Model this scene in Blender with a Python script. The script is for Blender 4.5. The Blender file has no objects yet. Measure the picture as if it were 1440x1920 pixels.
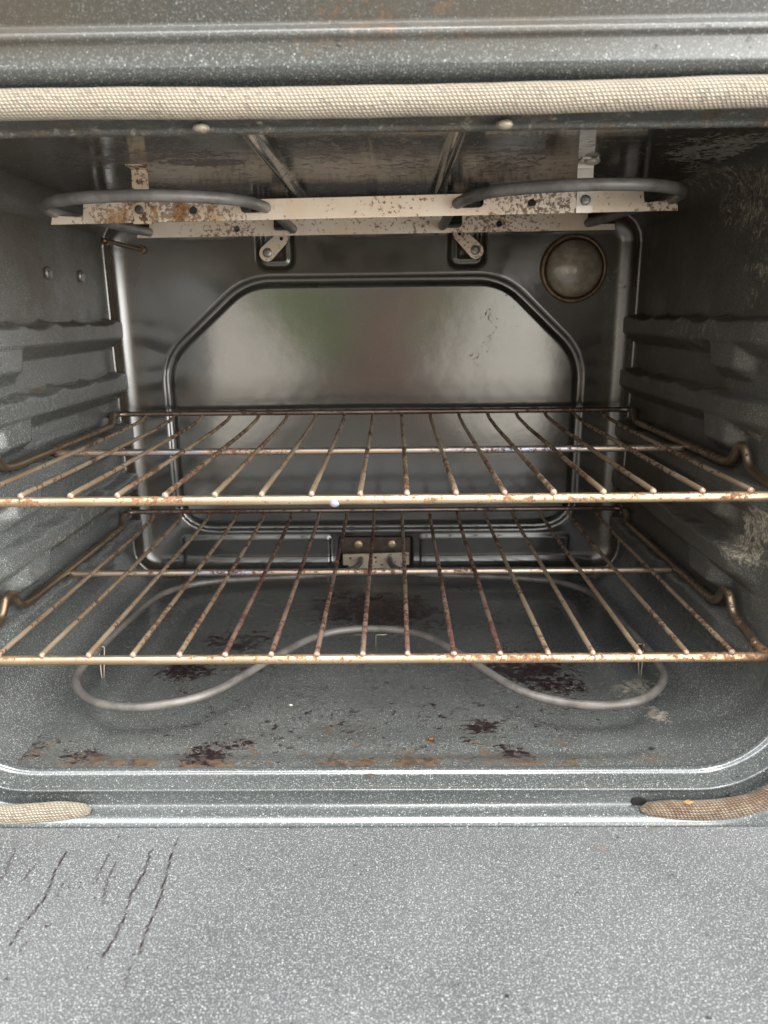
import bpy, bmesh, math, random
import numpy as np
from mathutils import Vector, Matrix

random.seed(7)
rng = np.random.default_rng(7)
S = bpy.context.scene
COL = S.collection

# ------------------------------------------------------------------ camera
CX, F_PX, TH, PS, RO = [0.0245, 1373.177165, 0.265724, 0.013907, 0.011412]
cam = bpy.data.cameras.new('camera')
cam_o = bpy.data.objects.new('camera', cam)
COL.objects.link(cam_o)
S.camera = cam_o
cam.sensor_fit = 'VERTICAL'
cam.sensor_height = 36.0
cam.lens = 36.0 * F_PX / 1920.0
cam.clip_start = 0.01
cam.clip_end = 50
fwd = Vector((-math.sin(PS) * math.cos(TH), math.cos(PS) * math.cos(TH), -math.sin(TH)))
rgt = Vector((math.cos(PS), math.sin(PS), 0))
upv = rgt.cross(fwd)
r2 = rgt * math.cos(RO) - upv * math.sin(RO)
u2 = upv * math.cos(RO) + rgt * math.sin(RO)
cam_o.matrix_world = Matrix(((r2.x, u2.x, -fwd.x, CX), (r2.y, u2.y, -fwd.y, 0), (r2.z, u2.z, -fwd.z, 0), (0, 0, 0, 1)))
cam.dof.use_dof = True
cam.dof.focus_distance = 0.62
cam.dof.aperture_fstop = 9.0

# ------------------------------------------------------------------ light: the daylight that falls in from the open front
EXPOSURE = 0.55
W = bpy.data.worlds.new('World')
S.world = W
W.use_nodes = True
wt = W.node_tree
wt.nodes.clear()


def build_world():
    N, Lk = wt.nodes, wt.links
    tc = N.new('ShaderNodeTexCoord')
    d = tc.outputs['Generated']

    def dot_mask(c, lo, hi):
        v = N.new('ShaderNodeVectorMath'); v.operation = 'DOT_PRODUCT'
        Lk.new(d, v.inputs[0]); v.inputs[1].default_value = Vector(c).normalized()
        m = N.new('ShaderNodeMapRange'); m.interpolation_type = 'SMOOTHSTEP'
        Lk.new(v.outputs['Value'], m.inputs[0])
        m.inputs[1].default_value = lo; m.inputs[2].default_value = hi
        return m.outputs[0]

    def mix(f, a, b):
        m = N.new('ShaderNodeMix'); m.data_type = 'RGBA'
        Lk.new(f, m.inputs[0])
        for i, s in ((6, a), (7, b)):
            if isinstance(s, tuple): m.inputs[i].default_value = (*s, 1)
            else: Lk.new(s, m.inputs[i])
        return m.outputs[2]

    # ground below the horizon, pale overcast above it, brighter to the right and overhead
    c = mix(dot_mask((0, 0, 1), -0.25, 0.05), GROUND_C, HORIZON_C)
    c = mix(dot_mask((0, 0, 1), 0.10, 0.55), c, SKY_C)
    c = mix(dot_mask((0.9, -0.6, 0.25), 0.62, 0.95), c, BRIGHT_C)
    # added bright band high behind the viewer, for long glints along the sill edges
    v = N.new('ShaderNodeVectorMath'); v.operation = 'DOT_PRODUCT'
    Lk.new(d, v.inputs[0]); v.inputs[1].default_value = Vector((0, 0.925, 0.38))
    a = N.new('ShaderNodeMath'); a.operation = 'ABSOLUTE'; Lk.new(v.outputs['Value'], a.inputs[0])
    m = N.new('ShaderNodeMapRange'); m.interpolation_type = 'SMOOTHSTEP'
    Lk.new(a.outputs[0], m.inputs[0])
    m.inputs[1].default_value = 0.05; m.inputs[2].default_value = 0.17; m.inputs[3].default_value = 1.0; m.inputs[4].default_value = 0.0
    up = N.new('ShaderNodeMath'); up.operation = 'MULTIPLY'
    Lk.new(m.outputs[0], up.inputs[0]); Lk.new(dot_mask((0, 0, 1), 0.30, 0.60), up.inputs[1])
    c = mix(up.outputs[0], c, STRIP_C)
    # what stands out there and mirrors in the enamel: shrubs, a porch, someone in a pink shirt
    deg = lambda a: math.cos(math.radians(a))
    for v, inner, outer, col in ENV:
        c = mix(dot_mask(v, deg(outer), deg(inner)), c, col)
    bg = N.new('ShaderNodeBackground')
    bg.inputs['Strength'].default_value = WORLD_STRENGTH
    Lk.new(c, bg.inputs['Color'])
    out = N.new('ShaderNodeOutputWorld')
    Lk.new(bg.outputs[0], out.inputs['Surface'])


GROUND_C = (0.30, 0.27, 0.23)
HORIZON_C = (0.78, 0.71, 0.61)
SKY_C = (1.30, 1.34, 1.38)
STRIP_C = (6.5, 6.6, 6.7)
BRIGHT_C = (5.5, 5.45, 5.3)
ENV = [((-0.207, -0.976, -0.07), 3.0, 5.5, (2.0, 1.85, 1.6)),
       ((0.150, -0.985, -0.05), 3.5, 6.5, (2.3, 2.15, 1.85)),
       ((-0.02, -0.99, -0.03), 4.5, 9.0, (0.36, 0.31, 0.26)),
       ((-0.112, -0.994, 0.005), 1.2, 4.2, (0.30, 0.46, 0.13)),
       ((0.066, -0.998, 0.007), 0.6, 2.2, (0.45, 0.62, 0.20)),
       ((0.0, -1.0, 0.0), 0.8, 2.6, (0.72, 0.36, 0.30)),
       ((0.0, -0.996, -0.086), 1.5, 4.5, (0.45, 0.26, 0.22))]
WORLD_STRENGTH = 1.0
build_world()
W.cycles.sampling_method = 'AUTOMATIC'

sun = bpy.data.lights.new('sun', 'SUN')
sun.energy = 1.0
sun.angle = math.radians(18)
sun.color = (1.0, 0.96, 0.9)
sun_o = bpy.data.objects.new('sun', sun)
COL.objects.link(sun_o)
sun_o.rotation_euler = Vector((-0.06, 0.36, -0.92)).to_track_quat('-Z', 'Y').to_euler()

S.render.engine = 'CYCLES'
S.cycles.use_denoising = True
S.cycles.max_bounces = 10
S.cycles.diffuse_bounces = 6
S.cycles.glossy_bounces = 6
S.cycles.caustics_reflective = False
S.cycles.sample_clamp_indirect = 6.0
vs = S.view_settings
vs.view_transform = 'Standard'
vs.look = 'None'
vs.exposure = EXPOSURE
vs.gamma = 1.0
vs.use_curve_mapping = False


# ------------------------------------------------------------------ material helpers
class Mat:
    def __init__(self, name):
        self.m = bpy.data.materials.new(name)
        self.m.use_nodes = True
        self.t = self.m.node_tree
        self.N = self.t.nodes
        self.N.clear()
        self.out = self.N.new('ShaderNodeOutputMaterial')
        self.p = self.N.new('ShaderNodeBsdfPrincipled')
        self.t.links.new(self.p.outputs[0], self.out.inputs['Surface'])
        self.geo = self.N.new('ShaderNodeNewGeometry')
        self.pos = self.geo.outputs['Position']

    def put(self, sock, v):
        if isinstance(v, bpy.types.NodeSocket): self.t.links.new(v, sock)
        elif isinstance(v, tuple) and len(v) == 3 and sock.type == 'RGBA': sock.default_value = (*v, 1)
        else: sock.default_value = v

    def noise(self, scale, detail=2.0, rough=0.5, dist=0.0, vec=None, stretch=None, color=False):
        n = self.N.new('ShaderNodeTexNoise')
        v = self.pos if vec is None else vec
        if stretch:
            k = self.N.new('ShaderNodeVectorMath'); k.operation = 'MULTIPLY'
            self.put(k.inputs[0], v); k.inputs[1].default_value = stretch
            v = k.outputs[0]
        self.put(n.inputs['Vector'], v)
        n.inputs['Scale'].default_value = scale
        n.inputs['Detail'].default_value = detail
        n.inputs['Roughness'].default_value = rough
        n.inputs['Distortion'].default_value = dist
        return n.outputs['Color' if color else 'Fac']

    def math(self, op, a, b=0.0, clamp=False):
        n = self.N.new('ShaderNodeMath'); n.operation = op; n.use_clamp = clamp
        self.put(n.inputs[0], a); self.put(n.inputs[1], b)
        return n.outputs[0]

    def ramp(self, v, lo, hi, a=0.0, b=1.0):
        n = self.N.new('ShaderNodeMapRange'); n.interpolation_type = 'SMOOTHSTEP'
        self.put(n.inputs[0], v); self.put(n.inputs[1], lo); self.put(n.inputs[2], hi)
        n.inputs[3].default_value = a; n.inputs[4].default_value = b
        return n.outputs[0]

    def mix(self, f, a, b):
        n = self.N.new('ShaderNodeMix'); n.data_type = 'RGBA'
        self.put(n.inputs[0], f); self.put(n.inputs[6], a); self.put(n.inputs[7], b)
        return n.outputs[2]

    def fmix(self, f, a, b):
        n = self.N.new('ShaderNodeMix'); n.data_type = 'FLOAT'
        self.put(n.inputs[0], f); self.put(n.inputs[2], a); self.put(n.inputs[3], b)
        return n.outputs[0]

    def attr(self, name):
        n = self.N.new('ShaderNodeAttribute'); n.attribute_name = name
        return n.outputs['Fac']

    def bump(self, h, strength, dist, prev=None):
        n = self.N.new('ShaderNodeBump')
        self.put(n.inputs['Height'], h)
        n.inputs['Strength'].default_value = strength
        n.inputs['Distance'].default_value = dist
        if prev is not None: self.put(n.inputs['Normal'], prev)
        return n.outputs[0]

    def set(self, **kw):
        names = dict(color='Base Color', rough='Roughness', metal='Metallic', normal='Normal', ior='IOR', coat='Coat Weight',
                     coat_rough='Coat Roughness', spec='Specular IOR Level', sheen='Sheen Weight')
        for k, v in kw.items(): self.put(self.p.inputs[names[k]], v)
        return self.m


def enamel(name, base=(0.058, 0.064, 0.063), fleck=(0.30, 0.325, 0.315), amount=0.0, rough=0.15, ior=1.7, ripple=0.10, ripple_stretch=None, fleck_gain=1.0, coat=0.0, chips=1.0, greasy=0.30, streaky=0.06):
    """Speckled porcelain enamel; the attributes burn, rust, dust and grease say where dirt and painted bounce light lie."""
    k = Mat(name)
    burn, rust, dust_and_light, grease = (k.attr(a) for a in ('burn', 'rust', 'dust_and_light', 'grease'))
    # fine mottling plus sparse white chips, as in speckled porcelain
    n1 = k.noise(980, 2.0, 0.7)
    n2 = k.noise(430, 1.0, 0.6)
    f = k.math('MULTIPLY', k.ramp(n1, 0.50 - amount, 0.72 - amount), k.ramp(n2, 0.30, 0.62, 0.30, 1.0))
    vo = k.N.new('ShaderNodeTexVoronoi')
    k.put(vo.inputs['Vector'], k.pos)
    vo.inputs['Scale'].default_value = 520
    chip_r = k.ramp(k.noise(2000, 0.0), 0.35, 0.65, 0.08, 0.30)
    sepc = k.N.new('ShaderNodeSeparateColor'); k.put(sepc.inputs[0], vo.outputs['Color'])
    chip = k.math('LESS_THAN', vo.outputs['Distance'], k.math('MULTIPLY', k.math('POWER', sepc.outputs[0], 1.6), chip_r))
    f = k.math('MULTIPLY', f, fleck_gain)
    tone = k.noise(7, 3.0, 0.6)
    c0 = k.mix(k.ramp(tone, 0.35, 0.7), base, tuple(x * 1.35 for x in base))
    c = k.mix(f, c0, fleck)
    c = k.mix(k.math('MULTIPLY', chip, 0.6 * chips), c, (0.80, 0.84, 0.82))
    # brown film of grease
    gn = k.noise(16, 4.0, 0.65)
    gm = k.math('MULTIPLY', grease, k.ramp(gn, 0.25, 0.6, 0.55, 1.0), True)
    c = k.mix(k.math('MULTIPLY', gm, 0.85), c, (0.064, 0.047, 0.027))
    # rusty smear
    rn = k.math('ADD', k.math('MULTIPLY', k.noise(60, 3.0, 0.6, 0.4), 0.5), k.math('MULTIPLY', k.noise(430, 5.0, 0.75), 0.5))
    th = k.math('SUBTRACT', 0.70, k.math('MULTIPLY', rust, 0.27))
    rm = k.ramp(rn, th, k.math('ADD', th, 0.12))
    c = k.mix(k.math('MULTIPLY', rm, 0.72), c, k.mix(k.ramp(k.noise(120, 3), 0.4, 0.6), (0.050, 0.022, 0.012), (0.16, 0.085, 0.035)))
    # light painted on the top frame lip, and dry scuffed dust
    dn = k.noise(85, 8.0, 0.72, 1.6)
    th = k.math('SUBTRACT', 0.80, k.math('MULTIPLY', dust_and_light, 0.44))
    dm = k.ramp(dn, th, k.math('ADD', th, 0.16))
    c = k.mix(k.math('MULTIPLY', dm, 0.85), c, k.mix(k.ramp(k.noise(260, 4.0, 0.7, 1.2), 0.4, 0.62), (0.20, 0.175, 0.125), (0.52, 0.47, 0.37)))
    # burnt-on crust
    bn = k.math('ADD', k.math('MULTIPLY', k.noise(105, 3.0, 0.6, 0.5), 0.40), k.math('MULTIPLY', k.noise(360, 5.0, 0.72, 0.8, stretch=(0.6, 1.0, 1.0)), 0.60))
    th = k.math('SUBTRACT', 0.70, k.math('MULTIPLY', k.math('MINIMUM', burn, 1.0), 0.262))
    bm = k.ramp(bn, th, k.math('ADD', th, 0.030))
    rim = k.noise(420, 3.0, 0.6, 1.0)
    c = k.mix(bm, c, k.mix(k.ramp(rim, 0.5, 0.72), (0.012, 0.005, 0.006), (0.080, 0.045, 0.045)))
    wipe = k.ramp(k.noise(22, 4.0, 0.65, 2.6), 0.42, 0.66, 0.0, streaky)
    run = k.math('MULTIPLY', k.attr('run'), k.ramp(k.noise(130, 4.0, 0.6), 0.34, 0.52, 0.25, 1.25), True)
    c = k.mix(run, c, (0.022, 0.010, 0.009))
    r = k.fmix(bm, k.fmix(dm, k.math('ADD', k.fmix(gm, rough, rough + greasy), wipe), 0.75), 0.34)
    wav = k.noise(38, 2.0, 0.5, 0.0, stretch=ripple_stretch)
    nrm = k.bump(wav, ripple, 0.004)
    nrm = k.bump(n1, 0.05, 0.0006, nrm)
    nrm = k.bump(bm, 0.55, 0.0012, nrm)
    nrm = k.bump(dm, 0.25, 0.0006, nrm)
    return k.set(color=c, rough=r, ior=ior, normal=nrm, coat=k.math('MULTIPLY', k.math('SUBTRACT', 1.0, grease, True), coat) if coat else 0.0, coat_rough=0.06)


def metal(name, bright, dark, rust_c, cover, rust_amt, rough=0.3, metallic=0.9, scale=220, blue=False, spot=None):
    """Heat-tinted steel with rust specks."""
    k = Mat(name)
    a = k.noise(14, 3.0, 0.6)
    c = k.mix(k.ramp(a, 0.38, 0.64), bright, dark)
    if blue:
        c = k.mix(k.ramp(k.noise(9, 2.0, 0.5, 0.3), 0.56, 0.68), c, (0.42, 0.44, 0.52))
    b = k.noise(scale, 5.0, 0.68)
    patch = k.ramp(k.noise(11, 3.0, 0.6), 0.35, 0.65, -0.08, 0.11)
    th = k.math('SUBTRACT', cover, patch)
    if spot:
        dn = k.N.new('ShaderNodeVectorMath'); dn.operation = 'DISTANCE'
        k.put(dn.inputs[0], k.pos); dn.inputs[1].default_value = spot[0]
        near = k.ramp(dn.outputs['Value'], spot[1], spot[1] * 0.3)
        c = k.mix(k.math('MULTIPLY', near, k.ramp(k.noise(70, 4.0, 0.65), 0.42, 0.6)), c, (0.42, 0.22, 0.08))
        th = k.math('SUBTRACT', th, k.math('MULTIPLY', near, 0.09))
    m = k.ramp(b, th, k.math('ADD', th, 0.05))
    rc = k.mix(k.ramp(k.noise(500, 2.0), 0.4, 0.65), rust_c, tuple(x * 0.25 for x in rust_c))
    c = k.mix(k.math('MULTIPLY', m, rust_amt), c, rc)
    nrm = k.bump(b, 0.25, 0.0006)
    nrm = k.bump(k.noise(900, 2.0), 0.12, 0.0003, nrm)
    return k.set(color=c, metal=k.fmix(m, metallic, 0.05), rough=k.fmix(m, rough, 0.75), normal=nrm)


def plain(name, color, rough, metallic=0.0, n=0.0, scale=300, c2=None):
    k = Mat(name)
    c = color if c2 is None else k.mix(k.ramp(k.noise(scale, 4.0, 0.65), 0.40, 0.62), color, c2)
    nrm = k.bump(k.noise(scale * 2, 3.0), n, 0.0006)
    return k.set(color=c, rough=rough, metal=metallic, normal=nrm)


def braid(name, c_hi, c_lo, dirt):
    """Knitted glass-fibre rope: UV u counts stitches along, v counts rows round."""
    k = Mat(name)
    uv = k.N.new('ShaderNodeUVMap')
    sep = k.N.new('ShaderNodeSeparateXYZ')
    k.put(sep.inputs[0], uv.outputs[0])
    u, v = sep.outputs[0], sep.outputs[1]
    wob = k.math('MULTIPLY', k.math('SUBTRACT', k.noise(40, 2.0), 0.5), 0.9)
    v = k.math('ADD', v, wob)
    vf = k.math('FRACT', v)
    tri = k.math('ABSOLUTE', k.math('SUBTRACT', vf, 0.5))          # 0 at row centre, .5 at the row joint
    row = k.math('FLOOR', v)
    us = k.math('ADD', k.math('ADD', u, k.math('MULTIPLY', vf, 0.75)), k.math('MULTIPLY', row, 0.37))
    uf = k.math('ABSOLUTE', k.math('SUBTRACT', k.math('FRACT', us), 0.5))
    h = k.math('MULTIPLY', k.ramp(tri, 0.5, 0.15), k.ramp(uf, 0.5, 0.12))
    # tracer stitches that sit lower
    cell = k.N.new('ShaderNodeCombineXYZ')
    k.put(cell.inputs[0], k.math('FLOOR', us)); k.put(cell.inputs[1], row)
    wn = k.N.new('ShaderNodeTexWhiteNoise'); wn.noise_dimensions = '2D'
    k.put(wn.inputs[0], cell.outputs[0])
    miss = k.ramp(wn.outputs[0], 0.90, 0.94)
    c = k.mix(h, c_lo, c_hi)
    c = k.mix(k.math('MULTIPLY', miss, 0.55), c, tuple(x * 0.55 for x in c_lo))
    c = k.mix(k.ramp(k.noise(28, 4.0, 0.6), 0.35, 0.7, 0.0, 0.45), c, k.mix(h, (0.15, 0.125, 0.09), (0.38, 0.33, 0.255)))
    d = k.attr('dirt')
    dn = k.noise(120, 6.0, 0.7)
    th = k.math('SUBTRACT', 0.80, k.math('MULTIPLY', d, 0.42))
    c = k.mix(k.math('MULTIPLY', k.ramp(dn, th, k.math('ADD', th, 0.16)), dirt), c, (0.075, 0.038, 0.016))
    c = k.mix(k.ramp(d, 0.5, 1.0, 0.0, 0.75), c, k.mix(h, (0.055, 0.03, 0.017), (0.26, 0.155, 0.08)))
    nrm = k.bump(h, 0.9, 0.0011)
    return k.set(color=c, rough=0.55, normal=nrm, sheen=0.1)


M = {}
M['enamel_floor'] = enamel('speckled enamel floor', base=(0.076, 0.080, 0.077), fleck=(0.34, 0.36, 0.34), rough=0.20, ior=1.6, ripple=0.05)
M['enamel_wall'] = enamel('speckled enamel wall', base=(0.076, 0.080, 0.077), fleck=(0.42, 0.44, 0.42), amount=0.0, rough=0.20, ior=1.6, ripple=0.10)
M['enamel_back'] = enamel('glossy back enamel', base=(0.026, 0.026, 0.024), amount=-0.06, rough=0.085, ior=2.15, ripple=0.035, fleck_gain=0.18, chips=0.06, greasy=0.22, streaky=0.0)
M['enamel_ceiling'] = enamel('glossy ceiling enamel', base=(0.042, 0.042, 0.038), amount=-0.08, rough=0.05, ior=3.3, ripple=0.025, ripple_stretch=(1.0, 2.2, 1.0), fleck_gain=0.3, chips=0.05, greasy=0.04, streaky=0.03)
M['enamel_frame'] = enamel('speckled enamel frame', amount=0.005, rough=0.20, ior=1.6, ripple=0.04, coat=0.8)
M['enamel_door'] = enamel('speckled enamel door', base=(0.080, 0.083, 0.083), fleck=(0.57, 0.59, 0.585), amount=0.014, rough=0.30, ior=1.5, ripple=0.03)
M['gasket'] = braid('knitted fibre rope', (0.53, 0.465, 0.37), (0.22, 0.175, 0.12), 0.85)
M['bar_gold'] = metal('straw tinted chrome bar', (0.66, 0.52, 0.35), (0.52, 0.37, 0.23), (0.22, 0.085, 0.03), 0.535, 0.85, 0.36)
M['bar_mid'] = metal('blue brown chrome bar', (0.62, 0.50, 0.40), (0.50, 0.40, 0.33), (0.20, 0.08, 0.04), 0.57, 0.9, 0.33, blue=True)
M['bar_dark'] = metal('dark tarnished bar', (0.28, 0.22, 0.18), (0.17, 0.12, 0.10), (0.09, 0.035, 0.02), 0.55, 0.9, 0.35)
M['bar_side'] = metal('brown tarnished side rod', (0.36, 0.28, 0.19), (0.26, 0.19, 0.13), (0.10, 0.05, 0.025), 0.58, 0.9, 0.36)
M['wire'] = metal('rusty brown grid wire', (0.46, 0.36, 0.25), (0.37, 0.26, 0.165), (0.13, 0.06, 0.03), 0.54, 0.95, 0.45, 0.55, scale=160)
M['wire_dark'] = metal('dark burnt grid wire', (0.36, 0.25, 0.19), (0.22, 0.13, 0.10), (0.10, 0.035, 0.025), 0.49, 0.95, 0.45, 0.5, scale=160)
M['steel'] = metal('tarnished stainless strip', (0.78, 0.68, 0.57), (0.74, 0.60, 0.46), (0.22, 0.11, 0.05), 0.585, 0.8, 0.42, 0.55, scale=300, spot=((-0.165, 0.64, 0.082), 0.075))
M['steel_burnt'] = metal('scorched stainless strap', (0.62, 0.50, 0.37), (0.40, 0.28, 0.17), (0.14, 0.06, 0.02), 0.53, 0.95, 0.5, 0.45, scale=200)
M['steel_clean'] = metal('stainless strap', (0.72, 0.68, 0.62), (0.66, 0.58, 0.50), (0.25, 0.15, 0.08), 0.70, 0.7, 0.40, 0.6, scale=330)
M['element'] = plain('grey heating tube', (0.19, 0.178, 0.168), 0.42, 0.15, 0.12, 60, (0.125, 0.113, 0.105))
M['bake'] = plain('brownish grey heating tube', (0.205, 0.19, 0.175), 0.42, 0.2, 0.12, 45, (0.13, 0.118, 0.108))
M['screw'] = plain('dull screw', (0.38, 0.36, 0.33), 0.4, 0.8, 0.2, 500, (0.22, 0.2, 0.18))
M['screw_brass'] = plain('yellowed screw', (0.52, 0.42, 0.26), 0.38, 0.7, 0.2, 500, (0.34, 0.27, 0.17))
M['plate_brown'] = plain('brown stained plate', (0.060, 0.042, 0.034), 0.5, 0.3, 0.2, 120, (0.095, 0.07, 0.055))
M['plate_light'] = metal('pale spotted plate', (0.60, 0.54, 0.44), (0.50, 0.43, 0.33), (0.10, 0.06, 0.03), 0.60, 0.85, 0.5, 0.3)
M['probe'] = plain('brown probe rod', (0.16, 0.10, 0.06), 0.35, 0.7, 0.1, 200, (0.10, 0.06, 0.035))
M['weld'] = plain('bright weld bead', (0.46, 0.36, 0.29), 0.5, 0.5, 0.2, 700, (0.34, 0.20, 0.15))
M['drip'] = plain('bluish glassy drip', (0.40, 0.39, 0.47), 0.25, 0.2, 0.1, 300, (0.30, 0.27, 0.33))
M['thin_wire'] = plain('thin steel wire', (0.34, 0.30, 0.24), 0.35, 0.8, 0.0)
M['black_hole'] = plain('shadowed slot', (0.006, 0.005, 0.005), 0.8)
M['lens_rim'] = plain('brown stained rim', (0.26, 0.19, 0.12), 0.35, 0.4, 0.1, 120, (0.16, 0.10, 0.055))


def lens_mat():
    k = Mat('greasy lamp glass')
    c = k.mix(k.ramp(k.noise(60, 5.0, 0.65, 0.6), 0.35, 0.7), (0.32, 0.27, 0.20), (0.55, 0.48, 0.38))
    nrm = k.bump(k.noise(260, 3.0, 0.6, 0.5), 0.25, 0.0008)
    return k.set(color=c, rough=0.25, ior=1.9, normal=nrm, coat=0.6, coat_rough=0.14)


M['lens'] = lens_mat()


# ------------------------------------------------------------------ mesh helpers
def link(name, me, mat, parent=None):
    o = bpy.data.objects.new(name, me)
    COL.objects.link(o)
    if mat is not None: me.materials.append(M[mat])
    if parent is not None: o.parent = parent
    return o


def smooth(me, angle=None):
    me.polygons.foreach_set('use_smooth', [True] * len(me.polygons))
    if angle: me.set_sharp_from_angle(angle=angle)


def mesh_from(verts, faces, name='mesh', sharp=None):
    me = bpy.data.meshes.new(name)
    me.from_pydata(verts if isinstance(verts, list) else verts.tolist(), [], faces if isinstance(faces, list) else faces.tolist())
    me.update()
    smooth(me, sharp)
    return me


def grid(P, attrs=None, flip=False, closed_u=False, sharp=None, uv=None):
    """P is (nv, nu, 3): a sheet of quads with smooth shading and float point attributes."""
    nv, nu = P.shape[:2]
    i = np.arange(nv * nu).reshape(nv, nu)
    if closed_u: i = np.concatenate([i, i[:, :1]], 1)
    q = np.stack([i[:-1, :-1], i[:-1, 1:], i[1:, 1:], i[1:, :-1]], -1).reshape(-1, 4)
    if flip: q = q[:, ::-1]
    me = mesh_from(P.reshape(-1, 3), q, sharp=sharp)
    for k, a in (attrs or {}).items():
        at = me.attributes.new(k, 'FLOAT', 'POINT')
        at.data.foreach_set('value', np.ascontiguousarray(a, dtype=np.float32).ravel())
    if uv is not None:
        U, V = uv                                  # (nv, nu+1) each
        l = me.uv_layers.new(name='UVMap')
        ii = np.arange(U.size).reshape(U.shape)
        qq = np.stack([ii[:-1, :-1], ii[:-1, 1:], ii[1:, 1:], ii[1:, :-1]], -1).reshape(-1, 4)
        if flip: qq = qq[:, ::-1]
        qq = qq.ravel()
        l.data.foreach_set('uv', np.stack([U.ravel()[qq], V.ravel()[qq]], -1).astype(np.float32).ravel())
    return me


def sstep(x, a, b):
    t = np.clip((x - a) / (b - a), 0, 1)
    return t * t * (3 - 2 * t)


def blobs(A, B, L):
    """Soft elliptical patches; the largest wins."""
    r = np.zeros_like(A)
    for a, b, ra, rb, s in L:
        q = np.sqrt(((A - a) / ra) ** 2 + ((B - b) / rb) ** 2)
        r = np.maximum(r, s * (1 - sstep(q, 0.25, 1.35)))
    return r


def catmull(pts, step):
    P = [Vector(p) for p in pts]
    out = []
    n = len(P)
    for i in range(n - 1):
        p0 = P[i - 1] if i else P[0] * 2 - P[1]
        p1, p2 = P[i], P[i + 1]
        p3 = P[i + 2] if i + 2 < n else P[-1] * 2 - P[-2]
        m = max(1, int((p2 - p1).length / step))
        for j in range(m):
            t = j / m
            out.append(0.5 * ((2 * p1) + (p2 - p0) * t + (2 * p0 - 5 * p1 + 4 * p2 - p3) * t * t + (3 * p1 - p0 - 3 * p2 + p3) * t ** 3))
    out.append(P[-1])
    return out


def fillet(pts, r, n=6):
    """A polyline with its corners rounded off."""
    P = [Vector(p) for p in pts]
    out = [P[0]]
    for a, b, c in zip(P, P[1:], P[2:]):
        u, w = (a - b), (c - b)
        k = min(r, u.length * 0.49, w.length * 0.49)
        p, q = b + u.normalized() * k, b + w.normalized() * k
        for j in range(n + 1):
            t = j / n
            out.append(p * (1 - t) ** 2 + b * 2 * t * (1 - t) + q * t * t)
    out.append(P[-1])
    return out


def tube(path, r, seg=12, jitter=0.0, cap=True):
    """A round rod along a path, welded into one mesh with domed ends."""
    P = [Vector(p) for p in path]
    n = len(P)
    T = [((P[min(i + 1, n - 1)] - P[max(i - 1, 0)]).normalized()) for i in range(n)]
    ref = Vector((0, 0, 1)) if abs(T[0].z) < 0.9 else Vector((1, 0, 0))
    nrm = (ref - T[0] * ref.dot(T[0])).normalized()
    V, Fc = [], []
    for i in range(n):
        if i: nrm = (nrm - T[i] * nrm.dot(T[i])).normalized()
        b = T[i].cross(nrm)
        for s in range(seg):
            a = 2 * math.pi * s / seg
            rr = r * (1 + (random.uniform(-1, 1) * jitter if jitter else 0))
            V.append(P[i] + (nrm * math.cos(a) + b * math.sin(a)) * rr)
    for i in range(n - 1):
        for s in range(seg):
            t = (s + 1) % seg
            Fc.append((i * seg + s, i * seg + t, (i + 1) * seg + t, (i + 1) * seg + s))
    if cap:
        for end, sgn in ((0, -1), (n - 1, 1)):
            V.append(P[end] + T[end] * (sgn * r * 0.35))
            c = len(V) - 1
            for s in range(seg):
                t = (s + 1) % seg
                f = (end * seg + s, end * seg + t, c)
                Fc.append(f if sgn > 0 else f[::-1])
    return [tuple(v) for v in V], Fc


def join(parts):
    V, Fc = [], []
    for v, f in parts:
        o = len(V)
        V += list(v)
        Fc += [tuple(i + o for i in q) for q in f]
    return V, Fc


def line(a, b, step=0.004):
    a, b = Vector(a), Vector(b)
    n = max(1, int((b - a).length / step))
    return [a.lerp(b, i / n) for i in range(n + 1)]


def resample(pts, step=0.004):
    out = [Vector(pts[0])]
    for a, b in zip(pts, pts[1:]):
        out += line(a, b, step)[1:]
    return out


def sheet(outline, holes, y, thick, bevel=0.0002):
    """A flat plate standing in the XZ plane at depth y, with round holes cut through it."""
    cu = bpy.data.curves.new('plate', 'CURVE')
    cu.dimensions = '2D'
    cu.fill_mode = 'BOTH'
    cu.extrude = thick / 2
    cu.bevel_depth = bevel

    def add(pts):
        sp = cu.splines.new('POLY')
        sp.points.add(len(pts) - 1)
        for p, (x, z) in zip(sp.points, pts): p.co = (x, z, 0, 1)
        sp.use_cyclic_u = True
    add(outline)
    for x, z, r in holes:
        add([(x + r * math.cos(a * math.pi / 12), z + r * math.sin(a * math.pi / 12)) for a in range(24)])
    o = bpy.data.objects.new('plate', cu)
    COL.objects.link(o)
    dg = bpy.context.evaluated_depsgraph_get()
    me = bpy.data.meshes.new_from_object(o.evaluated_get(dg))
    bpy.data.objects.remove(o)
    bpy.data.curves.remove(cu)
    me.transform(Matrix(((1, 0, 0, 0), (0, 0, 1, y), (0, 1, 0, 0), (0, 0, 0, 1))))
    me.materials.clear()
    bm = bmesh.new(); bm.from_mesh(me)
    bmesh.ops.recalc_face_normals(bm, faces=bm.faces)
    bm.to_mesh(me); bm.free()
    return me


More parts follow.
